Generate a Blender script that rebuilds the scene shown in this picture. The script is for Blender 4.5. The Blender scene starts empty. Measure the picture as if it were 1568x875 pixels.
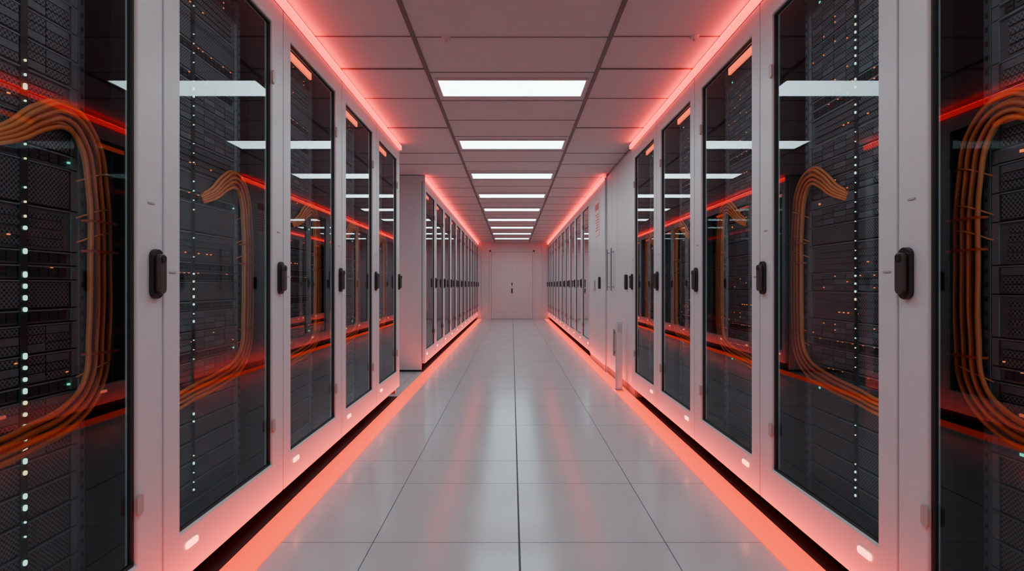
import bpy, bmesh, math, random
from mathutils import Vector, Matrix
random.seed(7)
C = bpy.context.scene.collection

# ------------------------------------------------------------------ materials
def mat(name, color=(0.8,0.8,0.8), rough=0.5, metal=0.0, emis=None, estr=0.0, spec=0.5, coat=0.0):
    m = bpy.data.materials.new(name); m.use_nodes = True
    b = m.node_tree.nodes["Principled BSDF"]
    b.inputs["Base Color"].default_value = (*color, 1)
    b.inputs["Roughness"].default_value = rough
    b.inputs["Metallic"].default_value = metal
    b.inputs["Specular IOR Level"].default_value = spec
    b.inputs["Coat Weight"].default_value = coat
    if emis:
        b.inputs["Emission Color"].default_value = (*emis, 1)
        b.inputs["Emission Strength"].default_value = estr
    return m

def add_noise(m, c1, c2, scale=30, rough=None, bump=0.0, detail=4):
    nt = m.node_tree; b = nt.nodes["Principled BSDF"]
    tc = nt.nodes.new("ShaderNodeTexCoord"); n = nt.nodes.new("ShaderNodeTexNoise")
    n.inputs["Scale"].default_value = scale; n.inputs["Detail"].default_value = detail
    r = nt.nodes.new("ShaderNodeMix"); r.data_type = 'RGBA'
    r.inputs[6].default_value = (*c1, 1); r.inputs[7].default_value = (*c2, 1)
    nt.links.new(tc.outputs["Object"], n.inputs["Vector"])
    nt.links.new(n.outputs["Fac"], r.inputs[0])
    nt.links.new(r.outputs[2], b.inputs["Base Color"])
    if rough:
        mr = nt.nodes.new("ShaderNodeMapRange")
        mr.inputs["To Min"].default_value = rough[0]; mr.inputs["To Max"].default_value = rough[1]
        nt.links.new(n.outputs["Fac"], mr.inputs["Value"]); nt.links.new(mr.outputs[0], b.inputs["Roughness"])
    if bump:
        bp = nt.nodes.new("ShaderNodeBump"); bp.inputs["Strength"].default_value = bump
        bp.inputs["Distance"].default_value = 0.002
        nt.links.new(n.outputs["Fac"], bp.inputs["Height"]); nt.links.new(bp.outputs[0], b.inputs["Normal"])
    return m

M = {}
M['frame'] = add_noise(mat('white_powder_coat', rough=0.38), (0.46,0.54,0.57), (0.51,0.59,0.62), 6)
M['panel'] = add_noise(mat('light_grey_steel', rough=0.45), (0.50,0.58,0.61), (0.54,0.62,0.65), 4)
M['wall']  = add_noise(mat('painted_wall', rough=0.6), (0.52,0.55,0.58), (0.55,0.58,0.61), 3)
M['tile']  = add_noise(mat('floor_tile', rough=0.2), (0.42,0.50,0.525), (0.465,0.545,0.57), 2.5, rough=(0.13,0.22))
M['joint'] = mat('floor_joint', (0.08,0.09,0.10), 0.7)
M['ceil']  = add_noise(mat('ceiling_tile', rough=0.8), (0.48,0.545,0.565), (0.53,0.595,0.615), 140, bump=0.2)
M['tbar']  = mat('ceiling_grid_dark', (0.13,0.14,0.14), 0.5)
M['tbar2'] = mat('ceiling_grid_thin', (0.2,0.21,0.21), 0.5)
M['light'] = mat('light_diffuser', (0.9,0.9,0.9), 0.4, emis=(0.70,0.96,1.0), estr=11.5)
M['red']   = mat('led_red_ceiling', (0.9,0.1,0.1), 0.4, emis=(1.0,0.008,0.006), estr=6)
M['redup']  = mat('added_red_uplight', (0.9,0.1,0.1), 0.4, emis=(1.0,0.003,0.004), estr=24)  # added glow that reddens the ceiling, not a separate fixture
M['redf']  = mat('led_red_floor', (0.9,0.1,0.05), 0.4, emis=(1.0,0.035,0.002), estr=1.6)
M['orange']= mat('orange_glow_strip', (0.9,0.3,0.15), 0.4, emis=(1.0,0.09,0.01), estr=1.8)
M['indic'] = mat('indicator_lamp', (1,0.5,0.4), 0.3, emis=(1.0,0.2,0.12), estr=7)
M['dark']  = mat('cabinet_interior', (0.020,0.026,0.029), 0.5)
M['black'] = mat('black_plastic', (0.012,0.012,0.013), 0.3)
M['gapdark'] = mat('dark_gap_plate', (0.03,0.02,0.02), 0.6)
M['gasket']= mat('rubber_gasket', (0.03,0.03,0.03), 0.6)
M['bronze']= mat('handle_insert', (0.10,0.085,0.08), 0.3, metal=0.6)
M['srv1']  = add_noise(mat('server_steel', rough=0.4, metal=0.0), (0.12,0.170,0.190), (0.16,0.215,0.235), 12)
M['srv2']  = mat('server_bezel', (0.21,0.29,0.32), 0.4, metal=0.0)
M['srv3']  = mat('server_black', (0.028,0.038,0.043), 0.45)
M['rail']  = mat('rack_rail', (0.16,0.20,0.22), 0.35, metal=0.2)
M['cable'] = add_noise(mat('orange_cable', rough=0.4), (0.76,0.22,0.065), (0.88,0.30,0.10), 15)
M['tie']   = mat('cable_tie', (0.7,0.10,0.03), 0.5)
M['ledw']  = mat('led_white_green', (0.5,0.8,0.7), 0.4, emis=(0.50,1.0,0.80), estr=1.8)
M['ledy']  = mat('led_warm', (0.8,0.7,0.5), 0.4, emis=(1.0,0.9,0.45), estr=1.6)
M['ledt']  = mat('led_teal', (0.1,0.6,0.5), 0.4, emis=(0.05,0.8,0.55), estr=1.3)
M['ledo']  = mat('led_orange', (0.8,0.3,0.1), 0.4, emis=(1.0,0.18,0.03), estr=1.4)
M['plast'] = mat('translucent_plastic', (0.35,0.35,0.34), 0.35)
M['metal'] = mat('brushed_metal', (0.55,0.54,0.54), 0.3, metal=0.9)
M['paper'] = mat('notice_paper', (0.80,0.60,0.60), 0.6)
M['ink']   = mat('notice_ink', (0.45,0.12,0.11), 0.6)

# perforated steel
m = mat('perforated_steel', (0.06,0.07,0.075), 0.45, metal=0.0); nt = m.node_tree; b = nt.nodes["Principled BSDF"]
tc = nt.nodes.new("ShaderNodeTexCoord"); sp = nt.nodes.new("ShaderNodeSeparateXYZ")
nt.links.new(tc.outputs["Object"], sp.inputs[0])
def mth(op, a, bval=None):
    n = nt.nodes.new("ShaderNodeMath"); n.operation = op
    for i, v in enumerate((a, bval)):
        if v is None: continue
        if isinstance(v, (int, float)): n.inputs[i].default_value = v
        else: nt.links.new(v, n.inputs[i])
    return n.outputs[0]
sy = mth('SINE', mth('MULTIPLY', sp.outputs[1], 480)); sz = mth('SINE', mth('MULTIPLY', sp.outputs[2], 400))
g = mth('GREATER_THAN', mth('MULTIPLY', sy, sz), 0.12)
mx = nt.nodes.new("ShaderNodeMix"); mx.data_type = 'RGBA'
mx.inputs[6].default_value = (0.15,0.20,0.22,1); mx.inputs[7].default_value = (0.02,0.027,0.03,1)
nt.links.new(g, mx.inputs[0]); nt.links.new(mx.outputs[2], b.inputs["Base Color"])
M['perf'] = m

# thin glass sheet
m = bpy.data.materials.new('smoked_glass'); m.use_nodes = True; nt = m.node_tree; nt.nodes.clear()
out = nt.nodes.new("ShaderNodeOutputMaterial"); tr = nt.nodes.new("ShaderNodeBsdfTransparent")
gl = nt.nodes.new("ShaderNodeBsdfGlossy"); ms = nt.nodes.new("ShaderNodeMixShader"); fr = nt.nodes.new("ShaderNodeFresnel")
fr.inputs["IOR"].default_value = 1.48
tr.inputs[0].default_value = (0.86,0.90,0.92,1); gl.inputs["Roughness"].default_value = 0.015
gl.inputs["Color"].default_value = (0.93,0.97,1,1)
nt.links.new(fr.outputs[0], ms.inputs[0]); nt.links.new(tr.outputs[0], ms.inputs[1])
nt.links.new(gl.outputs[0], ms.inputs[2]); nt.links.new(ms.outputs[0], out.inputs[0])
M['glass'] = m

# ------------------------------------------------------------------ mesh helper
class MB:
    def __init__(s): s.v=[]; s.f=[]; s.mi=[]; s.mats=[]
    def idx(s, k):
        if k not in s.mats: s.mats.append(k)
        return s.mats.index(k)
    def box(s, x0,x1,y0,y1,z0,z1,k):
        if x0>x1: x0,x1=x1,x0
        if y0>y1: y0,y1=y1,y0
        if z0>z1: z0,z1=z1,z0
        n=len(s.v)
        s.v += [(x0,y0,z0),(x1,y0,z0),(x1,y1,z0),(x0,y1,z0),(x0,y0,z1),(x1,y0,z1),(x1,y1,z1),(x0,y1,z1)]
        for f in ((0,3,2,1),(4,5,6,7),(0,1,5,4),(1,2,6,5),(2,3,7,6),(3,0,4,7)):
            s.f.append(tuple(n+i for i in f)); s.mi.append(s.idx(k))
    def quad(s, pts, k):
        n=len(s.v); s.v += pts; s.f.append(tuple(range(n,n+len(pts)))); s.mi.append(s.idx(k))
    def ring(s, xa,xb, y0,y1,z0,z1, iy0,iy1,iz0,iz1, k):
        """rectangular frame in the YZ plane between depth xa and xb"""
        n=len(s.v); i=s.idx(k)
        O=[(y0,z0),(y1,z0),(y1,z1),(y0,z1)]; I=[(iy0,iz0),(iy1,iz0),(iy1,iz1),(iy0,iz1)]
        for x in (xa,xb):
            for p in O+I: s.v.append((x,p[0],p[1]))
        for a in range(4):
            b_=(a+1)%4
            for f in ((a,b_,4+b_,4+a),(8+a,8+4+a,8+4+b_,8+b_),(a,8+a,8+b_,b_),(4+a,4+b_,12+b_,12+a)):
                s.f.append(tuple(n+q for q in f)); s.mi.append(i)
    def prism(s, pts2, xa, xb, k):
        """extrude YZ polygon between depths xa, xb"""
        n=len(s.v); c=len(pts2); i=s.idx(k)
        for x in (xa,xb):
            for p in pts2: s.v.append((x,p[0],p[1]))
        s.f.append(tuple(n+q for q in range(c))); s.mi.append(i)
        s.f.append(tuple(n+c+q for q in reversed(range(c)))); s.mi.append(i)
        for a in range(c):
            b_=(a+1)%c
            s.f.append((n+a,n+c+a,n+c+b_,n+b_)); s.mi.append(i)
    def mesh(s, name):
        me=bpy.data.meshes.new(name); me.from_pydata(s.v,[],s.f)
        for k in s.mats: me.materials.append(M[k])
        for p,i in zip(me.polygons,s.mi): p.material_index=i
        bm=bmesh.new(); bm.from_mesh(me); bmesh.ops.recalc_face_normals(bm,faces=bm.faces); bm.to_mesh(me); bm.free()
        return me

def obj(name, data, loc=(0,0,0), parent=None, bevel=0, segs=2):
    o=bpy.data.objects.new(name,data); C.objects.link(o); o.location=loc
    if parent: o.parent=parent
    if bevel:
        md=o.modifiers.new('bevel','BEVEL'); md.width=bevel; md.segments=segs; md.limit_method='ANGLE'
    return o
def empty(name, loc=(0,0,0)):
    e=bpy.data.objects.new(name,None); C.objects.link(e); e.location=loc; e.empty_display_size=0.1; return e

def pill(cy,cz,hw,hh,n=8):
    pts=[]
    for j in range(n+1):
        a=math.pi*j/n; pts.append((cy+hw*math.cos(a), cz+(hh-hw)+hw*math.sin(a)))
    for j in range(n+1):
        a=math.pi+math.pi*j/n; pts.append((cy+hw*math.cos(a), cz-(hh-hw)+hw*math.sin(a)))
    return pts

def area_lamp(name, loc, direction, sx, sy, power, color, parent=None, spread=180, up='Y'):
    l=bpy.data.lights.new(name,'AREA'); l.shape='RECTANGLE'; l.size=sx; l.size_y=sy
    l.energy=power; l.color=color; l.spread=math.radians(spread)
    o=bpy.data.objects.new(name,l); C.objects.link(o); o.location=loc
    d=Vector(direction).normalized()
    zax=-d; yax=Vector((0,1,0)) if up=='Y' else Vector((0,0,1))
    xax=yax.cross(zax).normalized(); yax=zax.cross(xax).normalized()
    o.rotation_euler=Matrix((xax,yax,zax)).transposed().to_euler()
    if parent: o.parent=parent
    return o

XL, XR = -1.26, 1.33
CH = 2.85
Y0, Y1 = -2.3, 18.2
WL, WR = -2.36, 2.43

# ------------------------------------------------------------------ cabinets
def handle_mesh(s, cy, cz=1.291, name='handle'):
    b=MB()
    b.prism(pill(cy,cz,0.026,0.088), 0.0, -s*0.016, 'black')
    b.prism(pill(cy,cz,0.016,0.070), -s*0.016, -s*0.034, 'bronze')
    b.prism(pill(cy,cz+0.052,0.011,0.014), -s*0.034, -s*0.038, 'black')
    return b.mesh(name)

def led_column(s, cy, seed, scale):
    R=random.Random(seed); L=MB(); fx=0.17
    z=0.34; on=True
    while z<2.66:
        if R.random()<0.16: on=not on
        k='ledw' if R.random()<0.75 else 'ledy'
        sz=(0.0062 if on else 0.0030)*scale
        if R.random()<(0.85 if on else 0.6): L.prism(pill(cy,z,sz*0.8,sz*R.uniform(0.9,1.5)),s*(fx-0.016),s*(fx-0.012),k)
        z+=0.034 if on else 0.042
    L.box(s*(fx-0.012),s*(fx-0.002),cy-0.010,cy+0.010,0.32,2.68,'srv3')
    return L.mesh('led_column')

cache={}
def cab_meshes(s, w):
    key=(s,round(w,3))
    if key in cache: return cache[key]
    R=random.Random(int(w*1000)+(5 if s>0 else 0))
    X=lambda v: s*v
    d={}
    gy0,gy1,gz0,gz1 = 0.09, w-0.122, 0.305, 2.64
    b=MB(); b.ring(X(0),X(0.045),0.003,w-0.003,0.12,2.765, gy0,gy1,gz0,gz1,'frame'); d['door_frame']=b.mesh('door_frame')
    b=MB(); b.ring(X(0.012),X(0.03),gy0-0.002,gy1+0.002,gz0-0.002,gz1+0.002, gy0+0.007,gy1-0.007,gz0+0.007,gz1-0.007,'gasket')
    b.box(X(-0.001),X(-0.003),w-0.075,w-0.045,1.535,1.541,'plast')
    b.box(X(-0.001),X(-0.003),0.03,0.065,1.296,1.302,'plast')
    for z in (0.51,2.35):
        b.prism(pill(gy1+0.004,z,0.014,0.036),X(0.004),X(-0.008),'plast')
    d['door_fittings']=b.mesh('door_fittings')
    b=MB(); x=X(0.02); b.quad([(x,gy0,gz0),(x,gy1,gz0),(x,gy1,gz1),(x,gy0,gz1)],'glass'); d['glass_pane']=b.mesh('glass_pane')
    b=MB()
    b.box(X(0.047),X(1.0),0.001,0.018,0.12,2.765,'dark'); b.box(X(0.047),X(1.0),w-0.018,w-0.001,0.12,2.765,'dark')
    b.box(X(0.98),X(1.0),0.018,w-0.018,0.12,2.765,'dark'); b.box(X(0.047),X(0.98),0.018,w-0.018,0.12,0.16,'dark')
    b.box(X(0.047),X(0.98),0.018,w-0.018,2.74,2.765,'dark'); b.box(X(0.12),X(0.95),0.0,w,0.0,0.12,'black')
    b.box(X(0.0),X(1.0),0.0,w,2.768,2.845,'frame')
    b.box(X(0.050),X(0.085),0.019,0.040,0.28,2.66,'rail')  # invented housing for the added rack fill lamp
    d['cabinet_body']=b.mesh('cabinet_body')
    # servers
    b=MB(); L=MB()
    sy0,sy1=0.06,w-0.165; fx=0.17
    for yy in (sy0-0.022, sy1+0.002):
        b.box(X(fx-0.01),X(fx+0.02),yy,yy+0.02,0.18,2.72,'rail')
        for k in range(56):
            b.box(X(fx-0.012),X(fx-0.0095),yy+0.006,yy+0.014,0.22+k*0.0445,0.236+k*0.0445,'srv3')
    z=0.20
    while z<2.62:
        if z<0.72: typ='P'; h=0.089
        else:
            typ=R.choice('PDDDSSSBC'); h={'P':R.choice([0.089,0.133]),'D':0.089,'S':0.0445,'B':R.choice([0.0445,0.089]),'C':0.133}[typ]
        if z+h>2.70: break
        za,zb=z+0.002,z+h-0.002
        b.box(X(fx),X(fx+0.6),sy0,sy1,za,zb,'srv1' if typ!='P' else 'srv3')
        b.box(X(fx-0.006),X(fx),sy0,sy0+0.022,za,zb,'srv2'); b.box(X(fx-0.006),X(fx),sy1-0.022,sy1,za,zb,'srv2')
        b.box(X(fx-0.009),X(fx),sy0+0.022,sy1-0.022,zb-0.004,zb,'srv2')
        cl=R.random()<0.65
        if typ=='P':
            b.box(X(fx-0.006),X(fx-0.001),sy0+0.03,sy1-0.03,za+0.004,zb-0.006,'perf')
        elif typ=='D':
            n=8; pw=(sy1-sy0-0.06)/n
            for c in range(n):
                for r in range(3):
                    y=sy0+0.03+c*pw; zz=za+0.004+r*0.026
                    b.box(X(fx-0.008),X(fx),y+0.002,y+pw-0.002,zz,zz+0.023,'perf' if (c+r)%3 else 'srv1')
                    if cl and R.random()<0.30:
                        L.box(X(fx-0.011),X(fx-0.008),y+pw-0.014,y+pw-0.008,zz+0.010,zz+0.0135,'ledo')
        elif typ=='S':
            n=20; pw=(sy1-sy0-0.07)/n
            for c in range(n):
                y=sy0+0.035+c*pw
                b.box(X(fx-0.005),X(fx),y+0.003,y+pw-0.003,za+0.006,za+0.018,'srv3')
                b.box(X(fx-0.005),X(fx),y+0.003,y+pw-0.003,za+0.021,za+0.033,'srv3')
                if cl and R.random()<0.4: L.box(X(fx-0.008),X(fx-0.004),y+0.006,y+0.012,za+0.034,za+0.0375,'ledo')
            if R.random()<0.4: L.box(X(fx-0.010),X(fx-0.004),sy1-0.036,sy1-0.030,za+0.016,za+0.022,'ledt')
        elif typ=='B':
            b.box(X(fx-0.010),X(fx),sy0+0.022,sy1-0.022,za,zb-0.004,'srv1')
            L.box(X(fx-0.013),X(fx-0.010),sy1-0.10,sy1-0.090,za+0.015,za+0.023,'ledt' if R.random()<0.7 else 'ledo')
        else:
            for r in range(4):
                b.box(X(fx-0.007),X(fx),sy0+0.04,sy1-0.05,za+0.01+r*0.028,za+0.028+r*0.028,'perf')
            for c in range(7):
                if R.random()<0.35: L.box(X(fx-0.010),X(fx-0.006),sy0+0.30+c*0.03,sy0+0.307+c*0.03,za+0.034,za+0.038,'ledo')
        z+=h
    b.box(X(fx+0.02),X(fx+0.6),0.02,w-0.02,2.70,2.74,'srv3')
    d['rack_servers']=b.mesh('rack_servers'); d['status_leds']=L.mesh('status_leds')
    # indicator lamp on door, glowing orange strip behind the glass
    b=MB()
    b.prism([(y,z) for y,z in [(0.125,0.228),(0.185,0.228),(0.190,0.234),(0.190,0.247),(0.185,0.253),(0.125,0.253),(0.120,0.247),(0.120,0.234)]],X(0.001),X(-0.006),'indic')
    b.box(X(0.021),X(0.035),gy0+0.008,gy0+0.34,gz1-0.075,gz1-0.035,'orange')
    d['door_lamp_and_strip']=b.mesh('door_lamp_and_strip')
    d['handle']=handle_mesh(s,w-0.045)
    # cables
    cu=bpy.data.curves.new('cable_bundle','CURVE'); cu.dimensions='3D'; cu.bevel_depth=0.0070; cu.bevel_resolution=2; cu.resolution_u=6
    base=[(-0.45,1.645,0.165),(-0.39,1.685,0.138),(-0.325,1.745,0.125),(-0.25,1.78,0.12),(-0.165,1.735,0.125),(-0.118,1.58,0.13),(-0.108,1.30,0.13),(-0.112,1.08,0.13),(-0.14,0.925,0.125),(-0.225,0.845,0.120),(-0.36,0.81,0.118),(-0.55,0.785,0.12),(-0.74,0.77,0.13),(-0.80,0.80,0.16)]
    sc=[0.35,0.5,0.7,0.9,1,1,1,1,1,1,0.9,0.8,0.7,0.5]
    for c in range(8):
        off=(c-3.5)*0.0128; dx=(c%2)*0.014
        sp=cu.splines.new('BEZIER'); sp.bezier_points.add(len(base)-1)
        for j,p in enumerate(base):
            a=base[max(j-1,0)]; q=base[min(j+1,len(base)-1)]
            ty,tz=q[0]-a[0],q[1]-a[1]; l=math.hypot(ty,tz)
            ny,nz=-tz/l,ty/l
            jit=R.uniform(-0.003,0.003); o_=off*sc[j]
            bp=sp.bezier_points[j]; bp.co=(X(p[2]+dx),w+p[0]+ny*o_+jit,p[1]+nz*o_+jit)
            bp.handle_left_type=bp.handle_right_type='AUTO'
    for zz in (1.50,1.42,0.98,1.62):
        sp=cu.splines.new('BEZIER'); sp.bezier_points.add(2)
        for j,p in enumerate([(-0.17,zz-0.03,0.165),(-0.13,zz,0.12),(-0.03,zz+0.01,0.16)]):
            bp=sp.bezier_points[j]; bp.co=(X(p[2]),w+p[0],p[1]); bp.radius=0.4
            bp.handle_left_type=bp.handle_right_type='AUTO'
    cu.materials.append(M['cable'])
    d['cable_bundle']=cu
    b=MB()
    for zz in (1.46,1.36,1.02):
        b.box(X(0.118),X(0.154),w-0.164,w-0.054,zz,zz+0.007,'tie')
    d['cable_ties']=b.mesh('cable_ties')
    # end side panel
    b=MB(); b.box(X(0.05),X(1.0),-0.022,-0.001,0.03,2.84,'panel'); b.box(X(0.10),X(0.95),-0.026,-0.022,0.10,2.74,'panel')
    d['side_panel']=b.mesh('side_panel')
    cache[key]=d
    return d

def cabinet(s, y, w, endpanel=None, col=None, fill_lamp=False):
    X=XL if s<0 else XR
    e=empty('server_cabinet',(X,y,0))
    d=cab_meshes(s,w)
    for k in ('cabinet_body','door_fittings','glass_pane','rack_servers','status_leds','door_lamp_and_strip','cable_bundle','cable_ties'):
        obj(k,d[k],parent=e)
    obj('door_frame',d['door_frame'],parent=e,bevel=0.006)
    obj('handle',d['handle'],parent=e,bevel=0.004)
    if col: obj('led_column',led_column(s,w-col[0],col[1],col[2]),parent=e)
    if fill_lamp: area_lamp('added_rack_fill',(s*0.068,0.0405,1.47),(s*0.12,1,0),0.03,2.3,2.2,(0.72,0.93,1.0),parent=e,up='Z')  # added fill behind the stile to brighten rack and cables
    if endpanel=='near': obj('side_panel',d['side_panel'],parent=e)
    if endpanel=='far':
        o=obj('side_panel',d['side_panel'],loc=(0,w,0),parent=e); o.scale=(1,-1,1)

wl,wr=0.93,0.94
for k in range(8): cabinet(-1, 1.77+wl*(k-4), wl, 'far' if k==7 else None, {3:(0.345,11,1.0),4:(0.52,12,0.7)}.get(k), k>=2)
for k in range(8): cabinet(1, 1.69+wr*(k-4), wr, None, {4:(0.51,13,0.65)}.get(k), k>=2)
LE=1.77+wl*4; RE=1.69+wr*4
wlf=(18.17-7.1)/11
for k in range(11): cabinet(-1, 7.1+wlf*k, wlf, 'near' if k==0 else None)
wrf=(18.17-8.42)/10
for k in range(10): cabinet(1, 8.42+wrf*k, wrf, 'near' if k==0 else None)

# solid utility cabinets, right
def utility(y0,y1,xf,doors,extras):
    e=empty('utility_cabinet',(xf,y0,0)); w=y1-y0
    b=MB(); b.box(0.02,1.0,0.002,w-0.002,0.0,2.84,'panel'); b.box(0.012,0.02,0.01,w-0.01,0.0,0.09,'tbar2'); obj('carcass',b.mesh('carcass'),parent=e)
    b=MB()
    for a,c in doors: b.box(0.0,0.019,a+0.006,c-0.006,0.10,2.80,'panel')
    obj('door_panels',b.mesh('door_panels'),parent=e,bevel=0.004)
    b=MB(); extras(b); 
    if b.v: obj('fittings',b.mesh('fittings'),parent=e)
    return e
def exA(b):
    b.prism(pill(0.33,1.29,0.03,0.09),0,-0.03,'black')
def exB(b):
    for yy in (0.17,0.45):
        b.box(-0.045,-0.03,yy,yy+0.02,1.18,1.75,'tbar2'); b.box(-0.03,0,yy+0.003,yy+0.017,1.22,1.24,'metal'); b.box(-0.03,0,yy+0.003,yy+0.017,1.69,1.71,'metal')
def exC(b):
    b.prism(pill(0.36,1.29,0.03,0.09),0,-0.03,'black'); b.prism(pill(0.78,1.25,0.02,0.09),0,-0.02,'metal')
    b.box(-0.006,0,0.42,0.80,2.02,2.56,'paper')
    b.box(-0.008,-0.006,0.46,0.76,2.42,2.52,'ink')
    for j in range(7): b.box(-0.008,-0.006,0.47,0.75-0.05*(j%3),2.10+j*0.040,2.115+j*0.040,'ink')
utility(RE+0.002,6.35,XR+0.03,[(0,0.9)],exA)
utility(6.35,7.02,XR+0.03,[(0,0.335),(0.335,0.67)],exB)
utility(7.02,8.39,XR,[(0,0.70),(0.70,1.37)],exC)

# slim pedestal in front
e=empty('card_reader_pedestal',(1.265,5.80,0))
b=MB(); b.box(-0.035,0.035,-0.035,0.035,0.022,0.83,'frame'); obj('post',b.mesh('post'),parent=e,bevel=0.006)
b=MB(); b.box(-0.05,0.045,-0.06,0.06,0.009,0.022,'metal'); b.box(-0.025,0.025,-0.039,-0.035,0.70,0.80,'metal')
b.box(-0.055,-0.035,-0.02,0.02,0.44,0.47,'metal'); b.box(-0.055,-0.035,-0.02,0.02,0.68,0.71,'metal'); b.box(-0.065,-0.05,-0.02,0.02,0.42,0.73,'tbar2')
obj('bracket',b.mesh('bracket'),parent=e)

# ------------------------------------------------------------------ LED strips
FILLP=4.0
def strip(y0,y1,s,kind):
    b=MB()
    if kind=='ceil':
        X=XL if s<0 else XR
        b.box(X-s*0.024,X-s*0.001,y0,y1,2.768,2.808,'red')
        b.box(X-s*0.0235,X-s*0.002,y0,y1,2.8082,2.811,'redup')  # added glowing face, unseen from below, to redden the ceiling
        obj('ceiling_led_strip',b.mesh('ceiling_led_strip'))
    else:
        X0,X1=(-1.12,-1.275) if s<0 else (1.21,1.365)
        b.box(X0,X1,y0,y1,0.0005,0.008,'redf')
        o=obj('floor_led_strip',b.mesh('floor_led_strip'))
        n=4; L=(y1-y0)/n
        for i in range(n):
            area_lamp('added_red_fill',(X0+s*0.004,y0+L*(i+0.5),0.010),(s*0.70,0,0.71),0.006,L,FILLP*L,(1.0,0.015,0.005),parent=o,spread=90)  # added one-sided lamps that redden the cabinet bottoms beyond the strip's own glow
strip(Y0+0.02,LE,-1,'ceil'); strip(Y0+0.02,RE,1,'ceil'); strip(7.1,18.15,-1,'ceil'); strip(7.03,18.15,1,'ceil')
strip(Y0+0.02,18.15,-1,'floor')
strip(Y0+0.02,18.15,1,'floor')

# dark plates added to blacken the floor gap between strip and plinth
for s,xa,xb,segs in ((-1,-1.277,-1.375,((Y0+0.02,LE),(7.1,18.15))),(1,1.367,1.445,((Y0+0.02,RE),(8.42,18.15)))):
    b=MB()
    for a,c in segs: b.box(xa,xb,a,c,0.0005,0.006,'gapdark')
    obj('gap_plate_1' if s<0 else 'gap_plate_2',b.mesh('gap_plate'))

# ------------------------------------------------------------------ room shell
b=MB()
b.box(WL,WR,Y0,Y1,-0.05,-0.004,'joint')
ys=[Y0,-1.12,-0.42,0.28,0.98,1.68,2.38,3.09,3.49,4.38,5.06,5.9]
while ys[-1]+0.75<Y1: ys.append(ys[-1]+0.75)
ys.append(Y1)
xs=[WL]+[0.035+0.71*k for k in (-3,-2,-1,0,1,2,3)]+[WR]
for i in range(len(xs)-1):
    for j in range(len(ys)-1):
        gl_=0.005 if abs(xs[i]-0.035)<1e-6 else 0.0022; gr_=0.005 if abs(xs[i+1]-0.035)<1e-6 else 0.0022
        b.box(xs[i]+gl_,xs[i+1]-gr_,ys[j]+0.0022,ys[j+1]-0.0022,-0.006,0.0,'tile')
obj('floor',b.mesh('floor'))

b=MB()
b.box(WL,WR,Y0,Y1,CH,CH+0.05,'ceil')
BX=0.632
for s in (-1,1): b.box(s*BX-0.014,s*BX+0.014,Y0,Y1,CH-0.008,CH,'tbar')
cy=[-1.6,-0.4,0.4,1.2,2.0,3.14,3.61,4.18,4.96,5.91,6.45]
while cy[-1]+0.79<Y1: cy.append(cy[-1]+0.79)
for y in cy:
    t=0.010 if y in (3.61,4.96) else 0.004
    for a,c in ((WL,-BX-0.014),(BX+0.014,WR)): b.box(a,c,y-t,y+t,CH-0.005,CH,'tbar' if t>0.005 else 'tbar2')
PY=[3.79+1.58*k for k in range(-3,9)]
for p in PY:
    for y in (p-0.12,p+0.44,p+0.94):
        b.box(-BX+0.014,BX-0.014,y-0.003,y+0.003,CH-0.004,CH,'tbar2')
obj('ceiling',b.mesh('ceiling'))

for p in PY:
    e=empty('ceiling_light_panel',(0,p+0.155,CH))
    b=MB(); hw=0.573; hl=0.155
    b.box(-hw-0.02,hw+0.02,-hl-0.02,-hl,-0.014,-0.0005,'frame'); b.box(-hw-0.02,hw+0.02,hl,hl+0.02,-0.014,-0.0005,'frame')
    b.box(-hw-0.02,-hw,-hl,hl,-0.014,-0.0005,'frame'); b.box(hw,hw+0.02,-hl,hl,-0.014,-0.0005,'frame')
    obj('housing',b.mesh('housing'),parent=e)
    b=MB(); b.quad([(-hw,-hl,-0.010),(-hw,hl,-0.010),(hw,hl,-0.010),(hw,-hl,-0.010)],'light')
    obj('diffuser',b.mesh('diffuser'),parent=e)

# small ceiling sensors
for x,y in ((-0.425,3.16),(1.17,3.14)):
    bm=bmesh.new()
    bmesh.ops.create_cone(bm,cap_ends=True,segments=24,radius1=0.022,radius2=0.032,depth=0.018)
    r=bmesh.ops.create_cone(bm,cap_ends=True,segments=16,radius1=0.008,radius2=0.010,depth=0.02)
    bmesh.ops.translate(bm,verts=r['verts'],vec=(0,0,-0.014))
    me=bpy.data.meshes.new('sensor'); bm.to_mesh(me); bm.free(); me.materials.append(M['frame'])
    obj('smoke_detector',me,(x,y,CH-0.0095))

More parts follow.
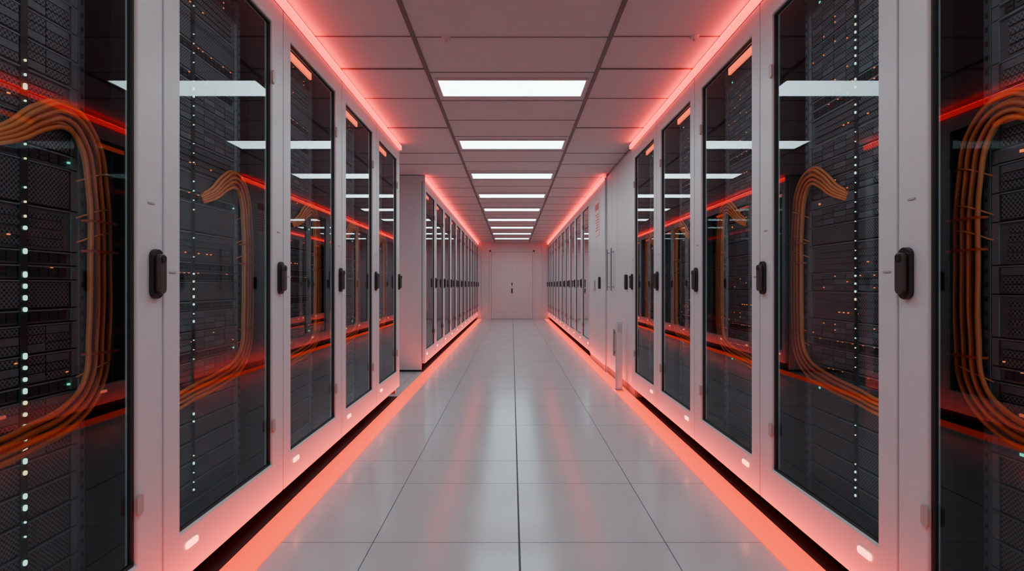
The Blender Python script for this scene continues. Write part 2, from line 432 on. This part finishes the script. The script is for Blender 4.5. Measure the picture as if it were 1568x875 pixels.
def wall(name,x0,x1,y0,y1):
    b=MB(); b.box(x0,x1,y0,y1,0,CH,'wall'); obj(name,b.mesh(name))
wall('wall_left',WL-0.1,WL,Y0-0.1,Y1+0.1); wall('wall_right',WR,WR+0.1,Y0-0.1,Y1+0.1)
wall('wall_back',WL,WR,Y0-0.1,Y0)
# end wall
b=MB(); b.box(WL,WR,Y1,Y1+0.1,0,CH,'wall')
obj('wall_front',b.mesh('wall_front'))
e=empty('door_1',(0,Y1-0.001,0))
b=MB(); b.box(-0.84,-0.775,-0.02,0,0,2.56,'panel'); b.box(0.775,0.84,-0.02,0,0,2.56,'panel'); b.box(-0.84,0.84,-0.02,0,2.50,2.56,'panel')
obj('door_casing',b.mesh('door_casing'),parent=e,bevel=0.005)
b=MB(); b.box(-0.765,-0.0015,-0.012,0,0.008,2.49,'wall'); b.box(0.0015,0.765,-0.012,0,0.008,2.49,'wall'); b.box(-0.775,0.775,-0.004,0,0.0,2.50,'tbar2')
obj('door_leaves',b.mesh('door_leaves'),parent=e,bevel=0.002)
b=MB(); b.box(0.0-0.03,0.03,-0.018,-0.012,1.02,1.40,'metal'); b.box(-0.025,0.025,-0.045,-0.018,0.98,1.14,'black'); b.box(-0.02,0.02,-0.05,-0.018,1.25,1.35,'black')
for x in (-0.755,0.755):
    for z in (0.4,1.25,2.1): b.box(x-0.012,x+0.012,-0.022,-0.012,z-0.05,z+0.05,'metal')
obj('door_hardware',b.mesh('door_hardware'),parent=e)
b=MB()
for x in (-1.12,1.12): b.box(x-0.012,x+0.012,Y1-0.02,Y1,0.0,CH,'panel')
obj('trim_3',b.mesh('trim_3'))

# ------------------------------------------------------------------ world + camera
w=bpy.data.worlds.new('World'); bpy.context.scene.world=w; w.use_nodes=True
w.node_tree.nodes['Background'].inputs[0].default_value=(0.5,0.55,0.6,1); w.node_tree.nodes['Background'].inputs[1].default_value=0.2
cam=bpy.data.cameras.new('camera'); co=bpy.data.objects.new('camera',cam); C.objects.link(co)
co.location=(0,0,1.25); co.rotation_euler=(math.radians(90),0,0)
cam.sensor_width=36; cam.lens=36*750/1568; cam.clip_start=0.05; cam.clip_end=100
bpy.context.scene.camera=co
